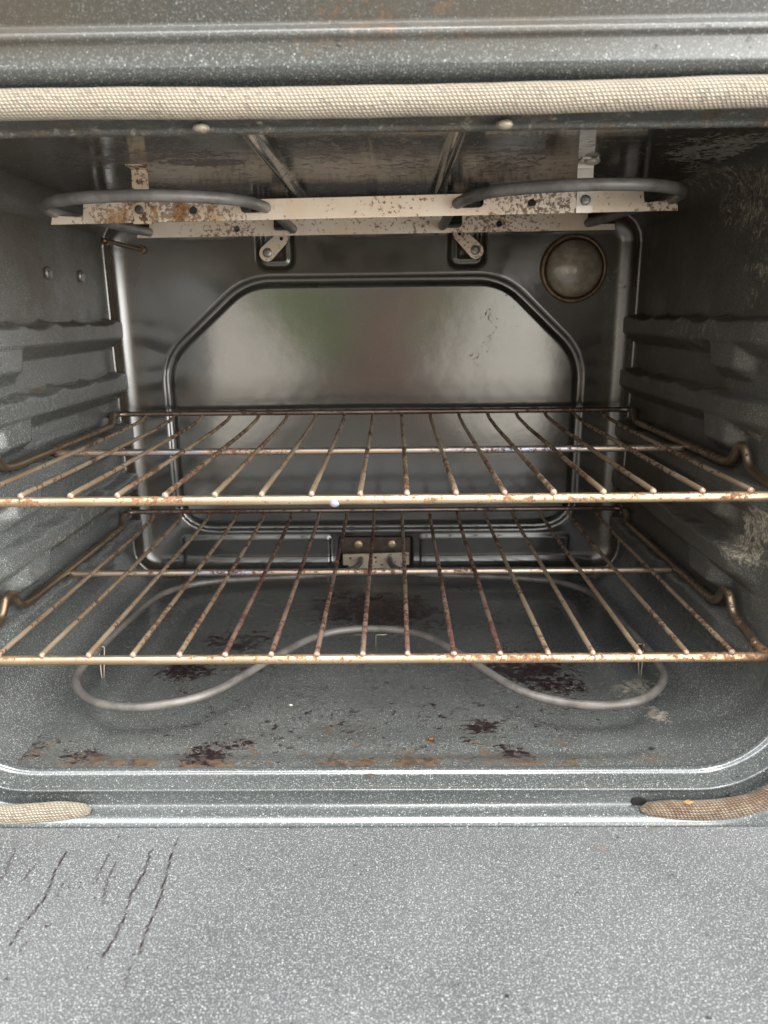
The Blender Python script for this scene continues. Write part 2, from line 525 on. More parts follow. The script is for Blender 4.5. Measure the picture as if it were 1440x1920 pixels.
def screw_head(c, r, axis, slot=True):
    """A pan-head screw with a cross recess, its head facing along axis."""
    bm = bmesh.new()
    prof = [(1.0, 0.0), (1.0, 0.16), (0.92, 0.34), (0.70, 0.46), (0.36, 0.52)]
    n = 20
    rings = []
    for rr, h in prof:
        rings.append([bm.verts.new((rr * r * math.cos(2 * math.pi * i / n), rr * r * math.sin(2 * math.pi * i / n), h * r)) for i in range(n)])
    for a, b in zip(rings, rings[1:]):
        for i in range(n):
            bm.faces.new((a[i], a[(i + 1) % n], b[(i + 1) % n], b[i]))
    # cross recess: the innermost ring's centre is pushed down along four arms
    inner = [bm.verts.new(((0.30 if i % 5 == 0 else 0.10) * r * math.cos(2 * math.pi * i / n), (0.30 if i % 5 == 0 else 0.10) * r * math.sin(2 * math.pi * i / n), 0.50 * r)) for i in range(n)]
    for i in range(n): bm.faces.new((rings[-1][i], rings[-1][(i + 1) % n], inner[(i + 1) % n], inner[i]))
    c0 = bm.verts.new((0, 0, 0.10 * r))
    for i in range(n): bm.faces.new((inner[i], inner[(i + 1) % n], c0))
    me = bpy.data.meshes.new('screw')
    bm.to_mesh(me); bm.free()
    smooth(me, math.radians(35))
    q = Vector(axis).to_track_quat('Z', 'Y').to_matrix().to_4x4()
    me.transform(Matrix.Translation(Vector(c)) @ q @ Matrix.Rotation(random.uniform(0, 1.5), 4, 'Z'))
    return me


def box_mesh(lo, hi, bevel=0.001):
    bm = bmesh.new()
    bmesh.ops.create_cube(bm, size=1)
    for v in bm.verts:
        v.co = Vector([(lo[i] + hi[i]) / 2 + v.co[i] * (hi[i] - lo[i]) for i in range(3)])
    bmesh.ops.bevel(bm, geom=list(bm.edges), offset=bevel, segments=2, affect='EDGES')
    me = bpy.data.meshes.new('box')
    bm.to_mesh(me); bm.free()
    return me


def empty(name, loc, label, cat, group=None):
    o = bpy.data.objects.new(name, None)
    COL.objects.link(o)
    o.location = loc
    o.empty_display_size = 0.05
    o['label'] = label
    o['category'] = cat
    if group: o['group'] = group
    return o


# ------------------------------------------------------------------ sizes of the oven (metres; x right, y into the oven, z up; camera at z = 0)
XW = 0.314            # half width of the cavity
ZF, ZC = -0.333, 0.1146
YB = 0.914            # back panel
YFR = 0.474           # where the cavity meets the front frame

oven = empty('oven', (0, 0, 0), 'grimy grey speckled enamel oven with its door open, heating elements and fibre door seal', 'oven')

# ------------------------------------------------------------------ side walls
def side_wall(sgn):
    rc, rf = 0.022, 0.045
    nz = []
    # profile running from the ceiling down to the floor: (x, z, normal x, normal z, straight?)
    for a in np.linspace(0, math.pi / 2, 9):
        nz.append((XW - rc + rc * math.sin(a), ZC - rc + rc * math.cos(a), -math.sin(a), -math.cos(a)))
    zs = np.arange(ZC - rc - 0.002, ZF + rf + 0.001, -0.0017)
    for z in zs: nz.append((XW, z, -1.0, 0.0))
    for a in np.linspace(0, math.pi / 2, 14):
        nz.append((XW - rf + rf * math.cos(a), ZF + rf - rf * math.sin(a), -math.cos(a), math.sin(a)))
    nz = np.array(nz)
    Y = np.arange(YFR, 0.9301, 0.0026)
    X0, Z0, NX, NZ = (nz[:, i][:, None] * np.ones_like(Y)[None] for i in range(4))
    YY = np.ones_like(nz[:, 0])[:, None] * Y[None]
    h = np.zeros_like(X0)
    noise = 0.0016 * np.sin(YY * 43 + 1) + 0.0008 * np.sin(YY * 117 + sgn)
    for kk, zt in enumerate((-0.0045, -0.0655, -0.1272, -0.1885, -0.2492)):
        bump = 0.0030 * (np.exp(-((YY - 0.655) / 0.012) ** 2) + np.exp(-((YY - 0.72) / 0.011) ** 2) + np.exp(-((YY - 0.80) / 0.012) ** 2) + np.exp(-((YY - 0.885) / 0.012) ** 2))
        top = zt - 0.0042 + bump + noise * 0.5
        along = sstep(YY, 0.54, 0.585)
        # the nose of the ledge, its shelf nearly flat on top and its underside slanting back
        nose = 0.0160 * np.clip((Z0 - (zt - 0.034)) / 0.013, 0, 1) * (1 - sstep(Z0, top - 0.0010, top + 0.0010))
        h = np.maximum(h, nose * along)
        # the stop block at the front: fills the pocket below this ledge down to just over the next rod
        yl = 0.660 + 0.30 * (Z0 - zt)
        blk = 0.0150 * sstep(YY, 0.592, 0.612) * (1 - np.clip((YY - yl) / 0.017, 0, 1)) * np.clip((Z0 - (zt - 0.053)) / 0.011, 0, 1) * (1 - sstep(Z0, top - 0.0012, top + 0.0012))
        if kk < 4: h = np.maximum(h, blk)
    h *= (1 - sstep(YY, 0.900, 0.906))
    # shallow dents of the pressing
    h = h + 0.0007 * np.sin(YY * 21 + Z0 * 30) * (NZ == 0)
    P = np.stack([sgn * (X0 + NX * h), YY, Z0 + NZ * h], -1)
    if sgn > 0:
        at = dict(dust_and_light=np.maximum(blobs(YY, Z0, [(a, b, ra * 1.35, rb * 1.35, q) for a, b, ra, rb, q in R_DUST]), 0.46 * (1 - sstep(YY, 0.62, 0.84))), grease=(0.6 + 0.4 * sstep(YY, 0.55, 0.85)) * sstep(Z0, -0.335, -0.20))
    else:
        at = dict(dust_and_light=np.maximum(blobs(YY, Z0, L_DUST), 0.15), rust=blobs(YY, Z0, L_RUST), grease=np.clip(0.85 * sstep(Z0, -0.14, 0.05) * sstep(YY, 0.50, 0.72), 0, 1))
    # ledge edges rubbed and crusted where the rods slide
    edge = np.zeros_like(YY)
    for zt in (-0.0655, -0.1272, -0.1885, -0.2492):
        edge = np.maximum(edge, 0.5 * np.exp(-((Z0 - zt + 0.005) / 0.006) ** 2) * sstep(YY, 0.62, 0.66))
    at['rust'] = np.maximum(at.get('rust', 0 * YY), edge)
    me = grid(P, at, flip=(sgn < 0))
    return link('side_wall', me, 'enamel_wall', oven)


R_DUST = [(0.700, -0.020, 0.10, 0.022, 0.7), (0.640, -0.055, 0.06, 0.025, 0.6), (0.590, 0.030, 0.03, 0.02, 0.75), (0.640, 0.085, 0.075, 0.030, 0.85), (0.600, 0.060, 0.040, 0.02, 0.75)] + [(0.7018,0.1255,0.095,0.0268,0.85),(0.6446,0.0972,0.0552,0.0248,0.75),(0.7808,0.1543,0.0794,0.0162,0.6),(0.6189,0.0322,0.0268,0.004,0.9),(0.6126,0.0076,0.0222,0.0124,0.7),(0.6887,-0.0143,0.0964,0.0188,0.65),(0.559,-0.1676,0.0316,0.0186,1.0),(0.5715,-0.1895,0.0414,0.0136,0.9),(0.7641,-0.2044,0.0858,0.0226,0.5),(0.671,-0.0845,0.1134,0.0422,0.45),(0.5815,-0.0969,0.021,0.005,0.9),(0.6935,-0.3036,0.074,0.0322,0.5)]
L_DUST = [(0.6875,-0.2118,0.08,0.025,0.7),(0.6509,-0.1848,0.0448,0.013,0.6),(0.7147,0.1404,0.0752,0.0184,0.5),(0.7494,-0.2191,0.0952,0.0282,0.7)]
L_RUST = [(0.6957,-0.0664,0.0214,0.0034,1.1),(0.7411,-0.0683,0.075,0.0072,0.7)]
wall_l = side_wall(-1)
wall_r = side_wall(1)
for c in [(-0.3135,0.7513,0.0411),(-0.3135,0.8305,0.0417)]:
    link('screw', screw_head((c[0] + 0.0004, c[1], c[2]), 0.0062, (1, 0, 0)), 'screw', wall_l)

# ------------------------------------------------------------------ floor, a wide shallow well pressed into it
F_BURN = [(0.0028,0.7964,0.0686,0.0438,1.0),(-0.0338,0.8337,0.0392,0.0274,0.8),(0.0543,0.7574,0.0356,0.0218,0.7),(-0.086,0.782,0.0246,0.0214,0.55),(-0.1466,0.7182,0.04,0.029,0.8),(-0.1799,0.6513,0.0262,0.02,1.0),(-0.1609,0.6088,0.0248,0.0138,0.6),(-0.1179,0.6563,0.0264,0.018,0.6),(0.1535,0.6478,0.0438,0.0272,1.0),(0.1736,0.6209,0.0298,0.0252,0.9),(0.1426,0.6768,0.0322,0.0214,0.7),(0.1757,0.5866,0.0166,0.013,0.7),(0.0955,0.5476,0.02,0.013,0.9),(0.1131,0.516,0.0168,0.0088,0.8),(0.1179,0.5064,0.0124,0.01,0.9),(0.0887,0.5691,0.0276,0.0122,0.5),(-0.1257,0.5064,0.019,0.0158,1.0),(-0.1121,0.5212,0.0216,0.0092,0.85),(-0.0941,0.5532,0.0274,0.01,0.55),(-0.0208,0.5443,0.0222,0.013,0.65),(0.0046,0.5975,0.0292,0.0114,0.5),(-0.2742,0.5109,0.0216,0.0146,0.75),(-0.2644,0.5222,0.0262,0.0092,0.65),(-0.2239,0.5033,0.019,0.0114,0.8),(-0.1726,0.514,0.0258,0.0118,0.5),(0.0031,0.6607,0.0422,0.0226,0.55),(-0.0633,0.5981,0.0292,0.019,0.45),(0.0534,0.6069,0.0294,0.0196,0.45)]
F_RUST = [(-0.2126,0.4961,0.0292,0.0112,0.95),(-0.178,0.4925,0.0496,0.007,0.9),(-0.1238,0.4901,0.033,0.0096,1.0),(-0.0132,0.4916,0.0328,0.0082,0.9),(0.0442,0.4947,0.0246,0.011,1.0),(0.0132,0.5092,0.0252,0.0102,0.6),(0.1016,0.4944,0.0328,0.0096,0.95),(0.1458,0.4907,0.0366,0.0082,0.7),(0.223,0.4972,0.0184,0.0082,0.8),(-0.2681,0.5072,0.0256,0.0144,0.8),(-0.0208,0.5443,0.02,0.013,0.65),(0.0247,0.8124,0.057,0.0406,0.7),(0.0542,0.5278,0.0068,0.0054,1.0),(-0.089,0.5249,0.0348,0.0138,0.5)]
F_DUST = [(0.2478,0.6051,0.0314,0.0288,0.7),(0.2465,0.5592,0.0126,0.0204,0.8),(0.2092,0.6054,0.029,0.0154,0.45),(-0.2646,0.7197,0.0318,0.0646,0.5),(-0.2424,0.769,0.0306,0.0442,0.5),(-0.1977,0.7609,0.0364,0.029,0.4)]


def rrect_sdf(A, B, ca, cb, ha, hb, r):
    qa, qb = np.abs(A - ca) - (ha - r), np.abs(B - cb) - (hb - r)
    return np.hypot(np.maximum(qa, 0), np.maximum(qb, 0)) + np.minimum(np.maximum(qa, qb), 0) - r


def floor():
    X = np.linspace(-XW + 0.045, XW - 0.045, 240)
    Y = np.arange(YFR, 0.9301, 0.0022)
    XX, YY = np.meshgrid(X, Y)
    d = rrect_sdf(XX, YY, 0, 0.670, 0.232, 0.172, 0.035)
    z = ZF - 0.0042 * (1 - sstep(d, -0.014, 0.006))
    z += 0.0006 * np.sin(XX * 15 + 1) * np.sin(YY * 19)
    g = 0.35 * sstep(YY, 0.72, 0.9) * np.ones_like(XX)
    wide = lambda L, k, s: [(a, b, ra * k, rb * k, q * s) for a, b, ra, rb, q in L]
    at = dict(burn=blobs(XX, YY, wide(F_BURN, 1.6, 1.0)), rust=blobs(XX, YY, wide(F_RUST, 1.4, 1.12)), dust_and_light=blobs(XX, YY, wide(F_DUST, 1.2, 1.1)), grease=g)
    at['grease'] = np.clip(g + 0.26 * blobs(XX, YY, wide(F_BURN, 1.7, 1.0)) + 0.22 * blobs(XX, YY, wide(F_RUST, 1.5, 1.0)), 0, 0.7)
    at['burn'] = np.maximum(at['burn'], 0.37 + 0.15 * np.exp(-((YY - 0.545) / 0.06) ** 2) * np.exp(-(XX / 0.2) ** 4))
    at['rust'] = np.maximum(at['rust'], 0.34 + 0.30 * np.exp(-((YY - 0.505) / 0.022) ** 2) * np.exp(-(XX / 0.24) ** 4) + 0.10 * np.exp(-((YY - 0.56) / 0.08) ** 2))
    return link('cavity_floor', grid(np.stack([XX, YY, z], -1), at), 'enamel_floor', oven)


floor()

# ------------------------------------------------------------------ ceiling with two pressed ribs and a fold down its middle
C_BURN = [(-0.1348,0.5912,0.0664,0.0384,0.62),(-0.1227,0.622,0.0494,0.0212,0.85),(-0.1803,0.6076,0.048,0.0242,0.75),(-0.0278,0.5891,0.0392,0.079,0.5),(0.0356,0.6229,0.0416,0.1386,0.5),(0.1195,0.6288,0.0466,0.1156,0.52),(0.1308,0.5998,0.0202,0.0156,0.7),(-0.2121,0.6053,0.0396,0.062,0.6)]


def ceiling():
    X = np.linspace(-XW + 0.022, XW - 0.022, 330)
    Y = np.arange(YFR, 0.9301, 0.0035)
    XX, YY = np.meshgrid(X, Y)
    z = np.full_like(XX, ZC)
    for sx in (-1, 1):
        q = np.abs(sx * XX - 0.0675)
        z -= 0.0050 * (1 - sstep(q, 0.0012, 0.0060))
    z += 0.0012 * np.exp(-((XX - 0.004) / 0.0016) ** 2)
    z += 0.0010 * np.exp(-((XX - 0.0085) / 0.0014) ** 2)
    at = dict(burn=np.maximum(blobs(XX, YY, C_BURN) * 1.4, 0.49), dust_and_light=blobs(XX, YY, [(0.270, 0.600, 0.055, 0.085, 0.95), (0.245, 0.570, 0.05, 0.04, 0.7), (0.285, 0.66, 0.03, 0.08, 0.8), (-0.272, 0.60, 0.03, 0.07, 0.55)]), grease=np.clip(0.15 + 0.75 * sstep(-XX, 0.06, 0.2) + 0.6 * sstep(XX, 0.18, 0.26), 0, 1))
    return link('ceiling', grid(np.stack([XX, YY, z], -1), at, flip=True), 'enamel_ceiling', oven)


ceiling()

# ------------------------------------------------------------------ back panel: dished rim, octagonal bead, pockets
B_DUST = [(0.1305,-0.0223,0.0772,0.0696,0.5),(0.291,0.0253,0.0252,0.0428,0.65),(0.1678,0.0145,0.0382,0.0308,0.45),(0.2261,-0.0046,0.0382,0.0188,0.4)]


def poly_dist(A, B, pts, closed=True):
    r = np.full(A.shape, 9.0)
    n = len(pts)
    for i in range(n if closed else n - 1):
        ax, az = pts[i]; bx, bz = pts[(i + 1) % n]
        vx, vz = bx - ax, bz - az
        t = np.clip(((A - ax) * vx + (B - az) * vz) / (vx * vx + vz * vz + 1e-12), 0, 1)
        r = np.minimum(r, np.hypot(A - ax - t * vx, B - az - t * vz))
    return r


def back_wall():
    X = np.linspace(-XW - 0.004, XW + 0.004, 420)
    Z = np.linspace(ZF - 0.006, ZC + 0.004, 300)
    XX, ZZ = np.meshgrid(X, Z)
    # rim
    d = rrect_sdf(XX, ZZ, 0, (0.106 - 0.324) / 2, 0.3105, (0.106 + 0.324) / 2, 0.030)
    y = np.full_like(XX, YB)
    R = 0.020
    t = np.clip((d + R) / R, 0, 1)
    y -= 0.017 * (1 - np.sqrt(np.clip(1 - t * t, 0, 1)))
    y -= 0.0008 * sstep(d, 0.0002, 0.0012)             # the edge of the sheet standing proud of the walls
    # octagonal bead
    oc = [(-0.150, 0.0375), (0.156, 0.0375), (0.2525, -0.052), (0.2525, -0.2675), (-0.2525, -0.2675), (-0.2525, -0.052)]
    loop = [Vector((p[0], p[1], 0)) for p in oc]
    pts = []
    for i in range(6):
        a, b, c = loop[i - 1], loop[i], loop[(i + 1) % 6]
        k = 0.045 if i in (3, 4) else 0.030
        p, q = b + (a - b).normalized() * k, b + (c - b).normalized() * k
        pts += [tuple((p * (1 - s) ** 2 + b * 2 * s * (1 - s) + q * s * s).xy) for s in np.linspace(0, 1, 8)]
    db = poly_dist(XX, ZZ, pts)
    inside = np.maximum(np.maximum(np.abs(XX) - 0.2525, -0.2675 - ZZ), np.maximum(ZZ - 0.0375, (np.abs(XX) * 0.66 + ZZ * 0.75) - (0.153 * 0.66 + 0.0375 * 0.75)))
    y += 0.085 * 0.035 * np.tanh(np.clip(inside, 0, 1) / 0.035)               # the panel falls away outside the bead
    y += 0.0040 * (1 - sstep(db, 0.0010, 0.0074))
    # pockets for the upper brackets
    for cx in (-0.1135, 0.1135):
        dp = rrect_sdf(XX, ZZ, cx, 0.100, 0.0235, 0.0510, 0.014)
        y += 0.0072 * (1 - sstep(dp, -0.0065, 0.0005)) 
        y -= 0.0022 * np.exp(-((dp + 0.011) / 0.0028) ** 2)
    # lower band stepped forward on either side of the plate pocket
    for cx in (-0.1555, 0.1555):
        dl = rrect_sdf(XX, ZZ, cx, -0.3200, 0.0975, 0.0400, 0.006)
        y -= 0.0026 * (1 - sstep(dl, -0.0045, 0.002))
    dn = rrect_sdf(XX, ZZ, 0, -0.3035, 0.048, 0.0205, 0.004)
    y += 0.0045 * (1 - sstep(dn, -0.003, 0.002))
    y += 0.0006 * np.sin(XX * 17 + 2) * np.sin(ZZ * 23)
    g = np.clip(0.22 * sstep(ZZ, -0.22, -0.05) + 0.6 * sstep(ZZ, 0.02, 0.06) + 0.7 * sstep(np.abs(XX), 0.270, 0.290) + 0.2 * sstep(XX, 0.22, 0.3), 0, 0.9)
    at = dict(dust_and_light=blobs(XX, ZZ, B_DUST), grease=g)
    return link('back_wall', grid(np.stack([XX, y, ZZ], -1), at), 'enamel_back', oven)


back = back_wall()


def lamp():
    cx, cz, r = 0.2391, 0.0476, 0.0377

    def lathe(prof, n=48):
        V = np.array([[(cx + rr * math.cos(2 * math.pi * i / n), YB + yy, cz + rr * math.sin(2 * math.pi * i / n)) for i in range(n)] for rr, yy in prof])
        return grid(V, closed_u=True)
    link('lamp_ring', lathe([(r + 0.0015, 0.0015), (r + 0.0012, -0.0035), (r - 0.0005, -0.0055), (r - 0.003, -0.0050), (r - 0.0042, -0.0010), (r - 0.0042, 0.004)]), 'lens_rim', back)
    prof = [(r - 0.0045, 0.001)]
    for a in np.linspace(0, 1, 14):
        prof.append(((r - 0.0052) * math.cos(a * math.pi / 2) + 1e-5, -0.004 - 0.0185 * math.sin(a * math.pi / 2)))
    link('lamp_cover', lathe(prof), 'lens', back)


lamp()

# ------------------------------------------------------------------ front frame: one rolled section swept round the opening
def frame():
    hw, zb, zt, rad = 0.312, -0.331, 0.107, 0.070
    # section: distance outward from the opening, depth y
    sec = fillet([(0.016, 0.494, 0), (-0.0046, 0.4775, 0), (-0.0046, 0.4735, 0), (-0.0018, 0.4708, 0), (0.0012, 0.4565, 0), (0.0045, 0.4585, 0), (0.0150, 0.4595, 0),
                  (0.0174, 0.4500, 0), (0.0212, 0.4448, 0), (0.0340, 0.4438, 0), (0.0355, 0.4415, 0), (0.0385, 0.4415, 0),
                  (0.0430, 0.4475, 0), (0.0600, 0.4400, 0), (0.1100, 0.4400, 0)], 0.0021, 7)
    # loop round the opening
    base = []
    n_s = 60
    cs = [(hw - rad, zb + rad, -math.pi / 2), (hw - rad, zt - rad, 0.0), (-hw + rad, zt - rad, math.pi / 2), (-hw + rad, zb + rad, math.pi)]
    for ci, (cx, cz, a0) in enumerate(cs):
        for a in np.linspace(a0, a0 + math.pi / 2, 20):
            base.append((cx + rad * math.cos(a), cz + rad * math.sin(a), math.cos(a), math.sin(a)))
        nx = cs[(ci + 1) % 4]
        p = base[-1]
        q = (nx[0] + rad * math.cos(nx[2]), nx[1] + rad * math.sin(nx[2]))
        for s in np.linspace(0, 1, n_s + 2)[1:-1]:
            base.append((p[0] + (q[0] - p[0]) * s, p[1] + (q[1] - p[1]) * s, p[2], p[3]))
    base = np.array(base)
    V = np.zeros((len(sec), len(base), 3))
    dirt = np.zeros(V.shape[:2])
    burn = np.zeros(V.shape[:2])
    rust = np.zeros(V.shape[:2])
    dust_and_light = np.zeros(V.shape[:2])
    for i, s in enumerate(sec):
        d, y = s.x, s.y
        V[i, :, 0] = base[:, 0] + base[:, 2] * d
        V[i, :, 2] = base[:, 1] + base[:, 3] * d
        yy = np.full(len(base), y)
        if d > 0.0345:                                  # the ridge runs above the door only
            low = base[:, 1] < 0.0
            yy = np.where(low, np.maximum(yy, 0.4455), yy)
        V[i, :, 1] = yy
        top = sstep(base[:, 1], 0.05, 0.10)
        g = 0.0
        if d < 0.010: g = 0.55
        elif 0.031 < d < 0.042: g = 0.75
        elif d >= 0.042: g = 0.9
        elif d < 0.031 and d > 0.02: g = 0.1
        dirt[i] = g * top * (0.75 + 0.25 * np.sin(base[:, 0] * 23))
        burn[i] = 0.30 + 0.04 * (d < 0.012) + 0.12 * np.sin(base[:, 0] * 31 + 2) * (d > 0.03)
        dust_and_light[i] = top * (0.62 * (d < 0.006) + (0.30 + 0.12 * np.sin(base[:, 0] * 9 + 2)) * (0.031 < d < 0.043))  # lip term paints the door's bounce light; ridge term is dirt
        rust[i] = 0.22 + top * (0.5 * (d < 0.010) + (0.28 + 0.2 * np.sin(base[:, 0] * 19 + 1.3)) * (d > 0.031))
    me = grid(V, dict(grease=dirt, burn=burn, rust=rust, dust_and_light=dust_and_light), closed_u=True, flip=True)
    return link('front_frame', me, 'enamel_frame', oven)


fr = frame()
for c in [(-0.0848,0.465,0.1032),(0.0895,0.465,0.1028)]:
    bm = bmesh.new()
    bmesh.ops.create_uvsphere(bm, u_segments=16, v_segments=10, radius=0.0050, matrix=Matrix.Translation((c[0], c[1] - 0.001, c[2] + 0.0005)) @ Matrix.Diagonal((1, 0.9, 0.5, 1)))
    me = bpy.data.meshes.new('rivet'); bm.to_mesh(me); bm.free(); smooth(me)
    link('rivet', me, 'plate_light', fr)

# ------------------------------------------------------------------ door, let down flat in front
STREAK = [[(-0.1283,0.4339),(-0.1271,0.4082),(-0.124,0.3827),(-0.1238,0.3657),(-0.1248,0.3538),(-0.123,0.3369)],[(-0.1432,0.4218),(-0.1412,0.3987),(-0.1434,0.3827),(-0.1411,0.3637),(-0.1419,0.348),(-0.1433,0.3351)],[(-0.2011,0.4193),(-0.2,0.3964),(-0.1969,0.3784),(-0.2,0.3637),(-0.2013,0.3424)],[(-0.1642,0.4107),(-0.1623,0.3895),(-0.1581,0.3741)],[(-0.2376,0.4225),(-0.2328,0.3988),(-0.2332,0.3895)],[(-0.2168,0.4084),(-0.2181,0.3941),(-0.219,0.3895)],[(-0.1713,0.4183),(-0.1702,0.4011),(-0.1709,0.3895)],[(-0.1255,0.3281),(-0.1238,0.3147)],[(-0.1916,0.3918),(-0.1882,0.3763)],[(-0.1915,0.3461),(-0.1926,0.3387)]]
D_RUST = [(0.1639,0.4252,0.0128,0.0152,0.75),(0.0867,0.4203,0.0072,0.0062,0.7),(-0.0734,0.2932,0.0166,0.0058,0.4)]


def door():
    yb, zt, rr = 0.4444, -0.3530, 0.0016
    ys = np.concatenate([np.linspace(-0.06, 0.24, 30)[:-1], np.arange(0.24, yb - rr, 0.0012)])
    xs = np.concatenate([np.linspace(-0.38, -0.262, 12)[:-1], np.arange(-0.262, 0.262, 0.0013), np.linspace(0.262, 0.38, 12)[1:]])
    prof = [(y, zt) for y in ys]
    prof += [(yb - rr + rr * math.sin(a), zt - rr + rr * math.cos(a)) for a in np.linspace(0, math.pi / 2, 9)]
    prof += [(yb, zt - 0.035), (-0.06, zt - 0.035), (-0.06, zt - 0.002)]
    prof = np.array(prof)
    XX = xs[None] * np.ones((len(prof), 1))
    YY = prof[:, 0][:, None] * np.ones_like(XX)
    ZZ = prof[:, 1][:, None] * np.ones_like(XX)
    P = np.stack([XX, YY, ZZ], -1)
    burn = np.full(XX.shape, 0.345)
    run = np.zeros(XX.shape)
    for s in STREAK:
        pts = []
        for (ax, ay), (bx, by) in zip(s, s[1:]):
            for t in np.linspace(0, 1, 6)[:-1]:
                pts.append((ax + (bx - ax) * t + random.uniform(-1, 1) * 0.0008, ay + (by - ay) * t))
        pts.append(s[-1])
        q = poly_dist(XX, YY, pts, False)
        run = np.maximum(run, (1.0 - 0.35 * (len(s) < 5)) * (1 - sstep(q, 0.0001, 0.00105)))
    rust = np.maximum(0.15, blobs(XX, YY, D_RUST) * 1.1)
    me = grid(P, dict(burn=burn, rust=rust, run=run), sharp=math.radians(50))
    return link('door', me, 'enamel_door', oven)


door()

# ------------------------------------------------------------------ fibre door seal lying in the groove of the frame
def gasket():
    # path anticlockwise seen from the front: lower right end, right side, top (sagging), left side, lower left end
    zl, zr, zt = -0.3462, -0.3462, 0.1126
    X = 0.3235
    pts = [(0.1995, 0.4535, zr + 0.0002), (0.215, 0.4525, zr - 0.0006), (0.240, 0.4510, zr), (0.262, 0.4500, zr + 0.003), (0.285, 0.450, zr + 0.010), (0.306, 0.450, zr + 0.030), (X, 0.450, -0.28),
           (X, 0.449, -0.10), (X, 0.449, 0.05), (0.310, 0.448, 0.092), (0.280, 0.447, 0.1105), (0.235, 0.447, zt + 0.0014), (0.15, 0.447, zt + 0.0003), (0.05, 0.447, zt - 0.0006),
           (-0.05, 0.447, zt - 0.0008), (-0.12, 0.447, zt + 0.0002), (-0.19, 0.447, zt + 0.0004), (-0.25, 0.447, zt), (-0.285, 0.447, 0.107), (-0.312, 0.448, 0.088), (-X, 0.449, 0.05), (-X, 0.449, -0.10), (-X, 0.450, -0.28),
           (-0.306, 0.450, zl + 0.026), (-0.285, 0.450, zl + 0.004), (-0.262, 0.450, zl - 0.0014), (-0.240, 0.4505, zl - 0.0012), (-0.215, 0.4520, zl), (-0.1965, 0.4535, zl + 0.0002)]
    path = catmull(pts, 0.004)
    n, seg = len(path), 28
    arc = np.concatenate([[0], np.cumsum([(b - a).length for a, b in zip(path, path[1:])])])
    V = np.zeros((n, seg, 3))
    U = np.zeros((n, seg + 1)); VV = np.zeros((n, seg + 1))
    dirt = np.zeros((n, seg))
    for i, p in enumerate(path):
        T = (path[min(i + 1, n - 1)] - path[max(i - 1, 0)]).normalized()
        yv = Vector((0, 1, 0))
        b = T.cross(yv).normalized()                    # in the plane of the frame
        e = min(arc[i], arc[-1] - arc[i])
        k = min(1.0, 0.28 + 0.72 * math.sqrt(min(1.0, e / 0.022)))
        if e == 0: k = 0.06
        rb, ry = 0.0080 * k, 0.0050 * (0.4 + 0.6 * k)
        low = p.z < -0.2
        if low: rb *= 1.10
        wob = 1 + 0.012 * math.sin(arc[i] * 61) + 0.010 * math.sin(arc[i] * 137)
        for s in range(seg):
            a = 2 * math.pi * s / seg
            q = p + b * (rb * wob * math.cos(a)) + yv * (ry * math.sin(a))
            V[i, s] = q
        U[i] = arc[i] / 0.0025
        VV[i] = np.arange(seg + 1) / seg * 26
        if low and p.x > 0: dirt[i] = 0.88
        elif low: dirt[i] = 0.42
        else: dirt[i] = 0.26 + 0.12 * sstep(p.x, 0.12, 0.22)
    return link('gasket', grid(V, dict(dirt=dirt), closed_u=True, uv=(U, VV)), 'gasket', oven)


gk = gasket()
# black disc painting the shade in the slot at the seal's right end
for x, w in ((0.2003, 0.0055),):
    pts = [(x + w * math.cos(a), -0.3436 + w * 0.62 * math.sin(a)) for a in np.linspace(0, 2 * math.pi, 28)[:-1]]
    link('slot', sheet(pts, [], 0.4585, 0.0012), 'black_hole', fr)

# ------------------------------------------------------------------ broil element under the ceiling
def zt(x): return 0.0842 + 0.008 * x


def broil():
    half = [(-0.2370, 0.700), (-0.2470, 0.672), (-0.2510, 0.645), (-0.2480, 0.616), (-0.2360, 0.592), (-0.213, 0.574), (-0.185, 0.5655), (-0.155, 0.5650), (-0.125, 0.572), (-0.103, 0.584), (-0.088, 0.603), (-0.0795, 0.630)]
    inner = [(-0.0765, 0.660), (-0.0760, 0.72), (-0.0765, 0.80), (-0.0770, 0.87), (-0.0775, 0.916)]
    rear = [(0.0, 0.858), (-0.10, 0.858), (-0.17, 0.854), (-0.208, 0.836), (-0.2235, 0.805), (-0.2330, 0.750)]
    left = rear[1:] + half + inner
    right = [(-x, y) for x, y in left]
    pts = list(reversed(right)) + [rear[0]] + left
    path = catmull([(x, y - (0.004 if x > 0.08 and y < 0.64 else 0), zt(x) + (0.006 if y > 0.852 and abs(x) < 0.12 and abs(x) > 0.074 else 0)) for x, y in pts], 0.004)
    return link('broil_element', mesh_from(*tube(path, 0.0044, 18)), 'element', oven)


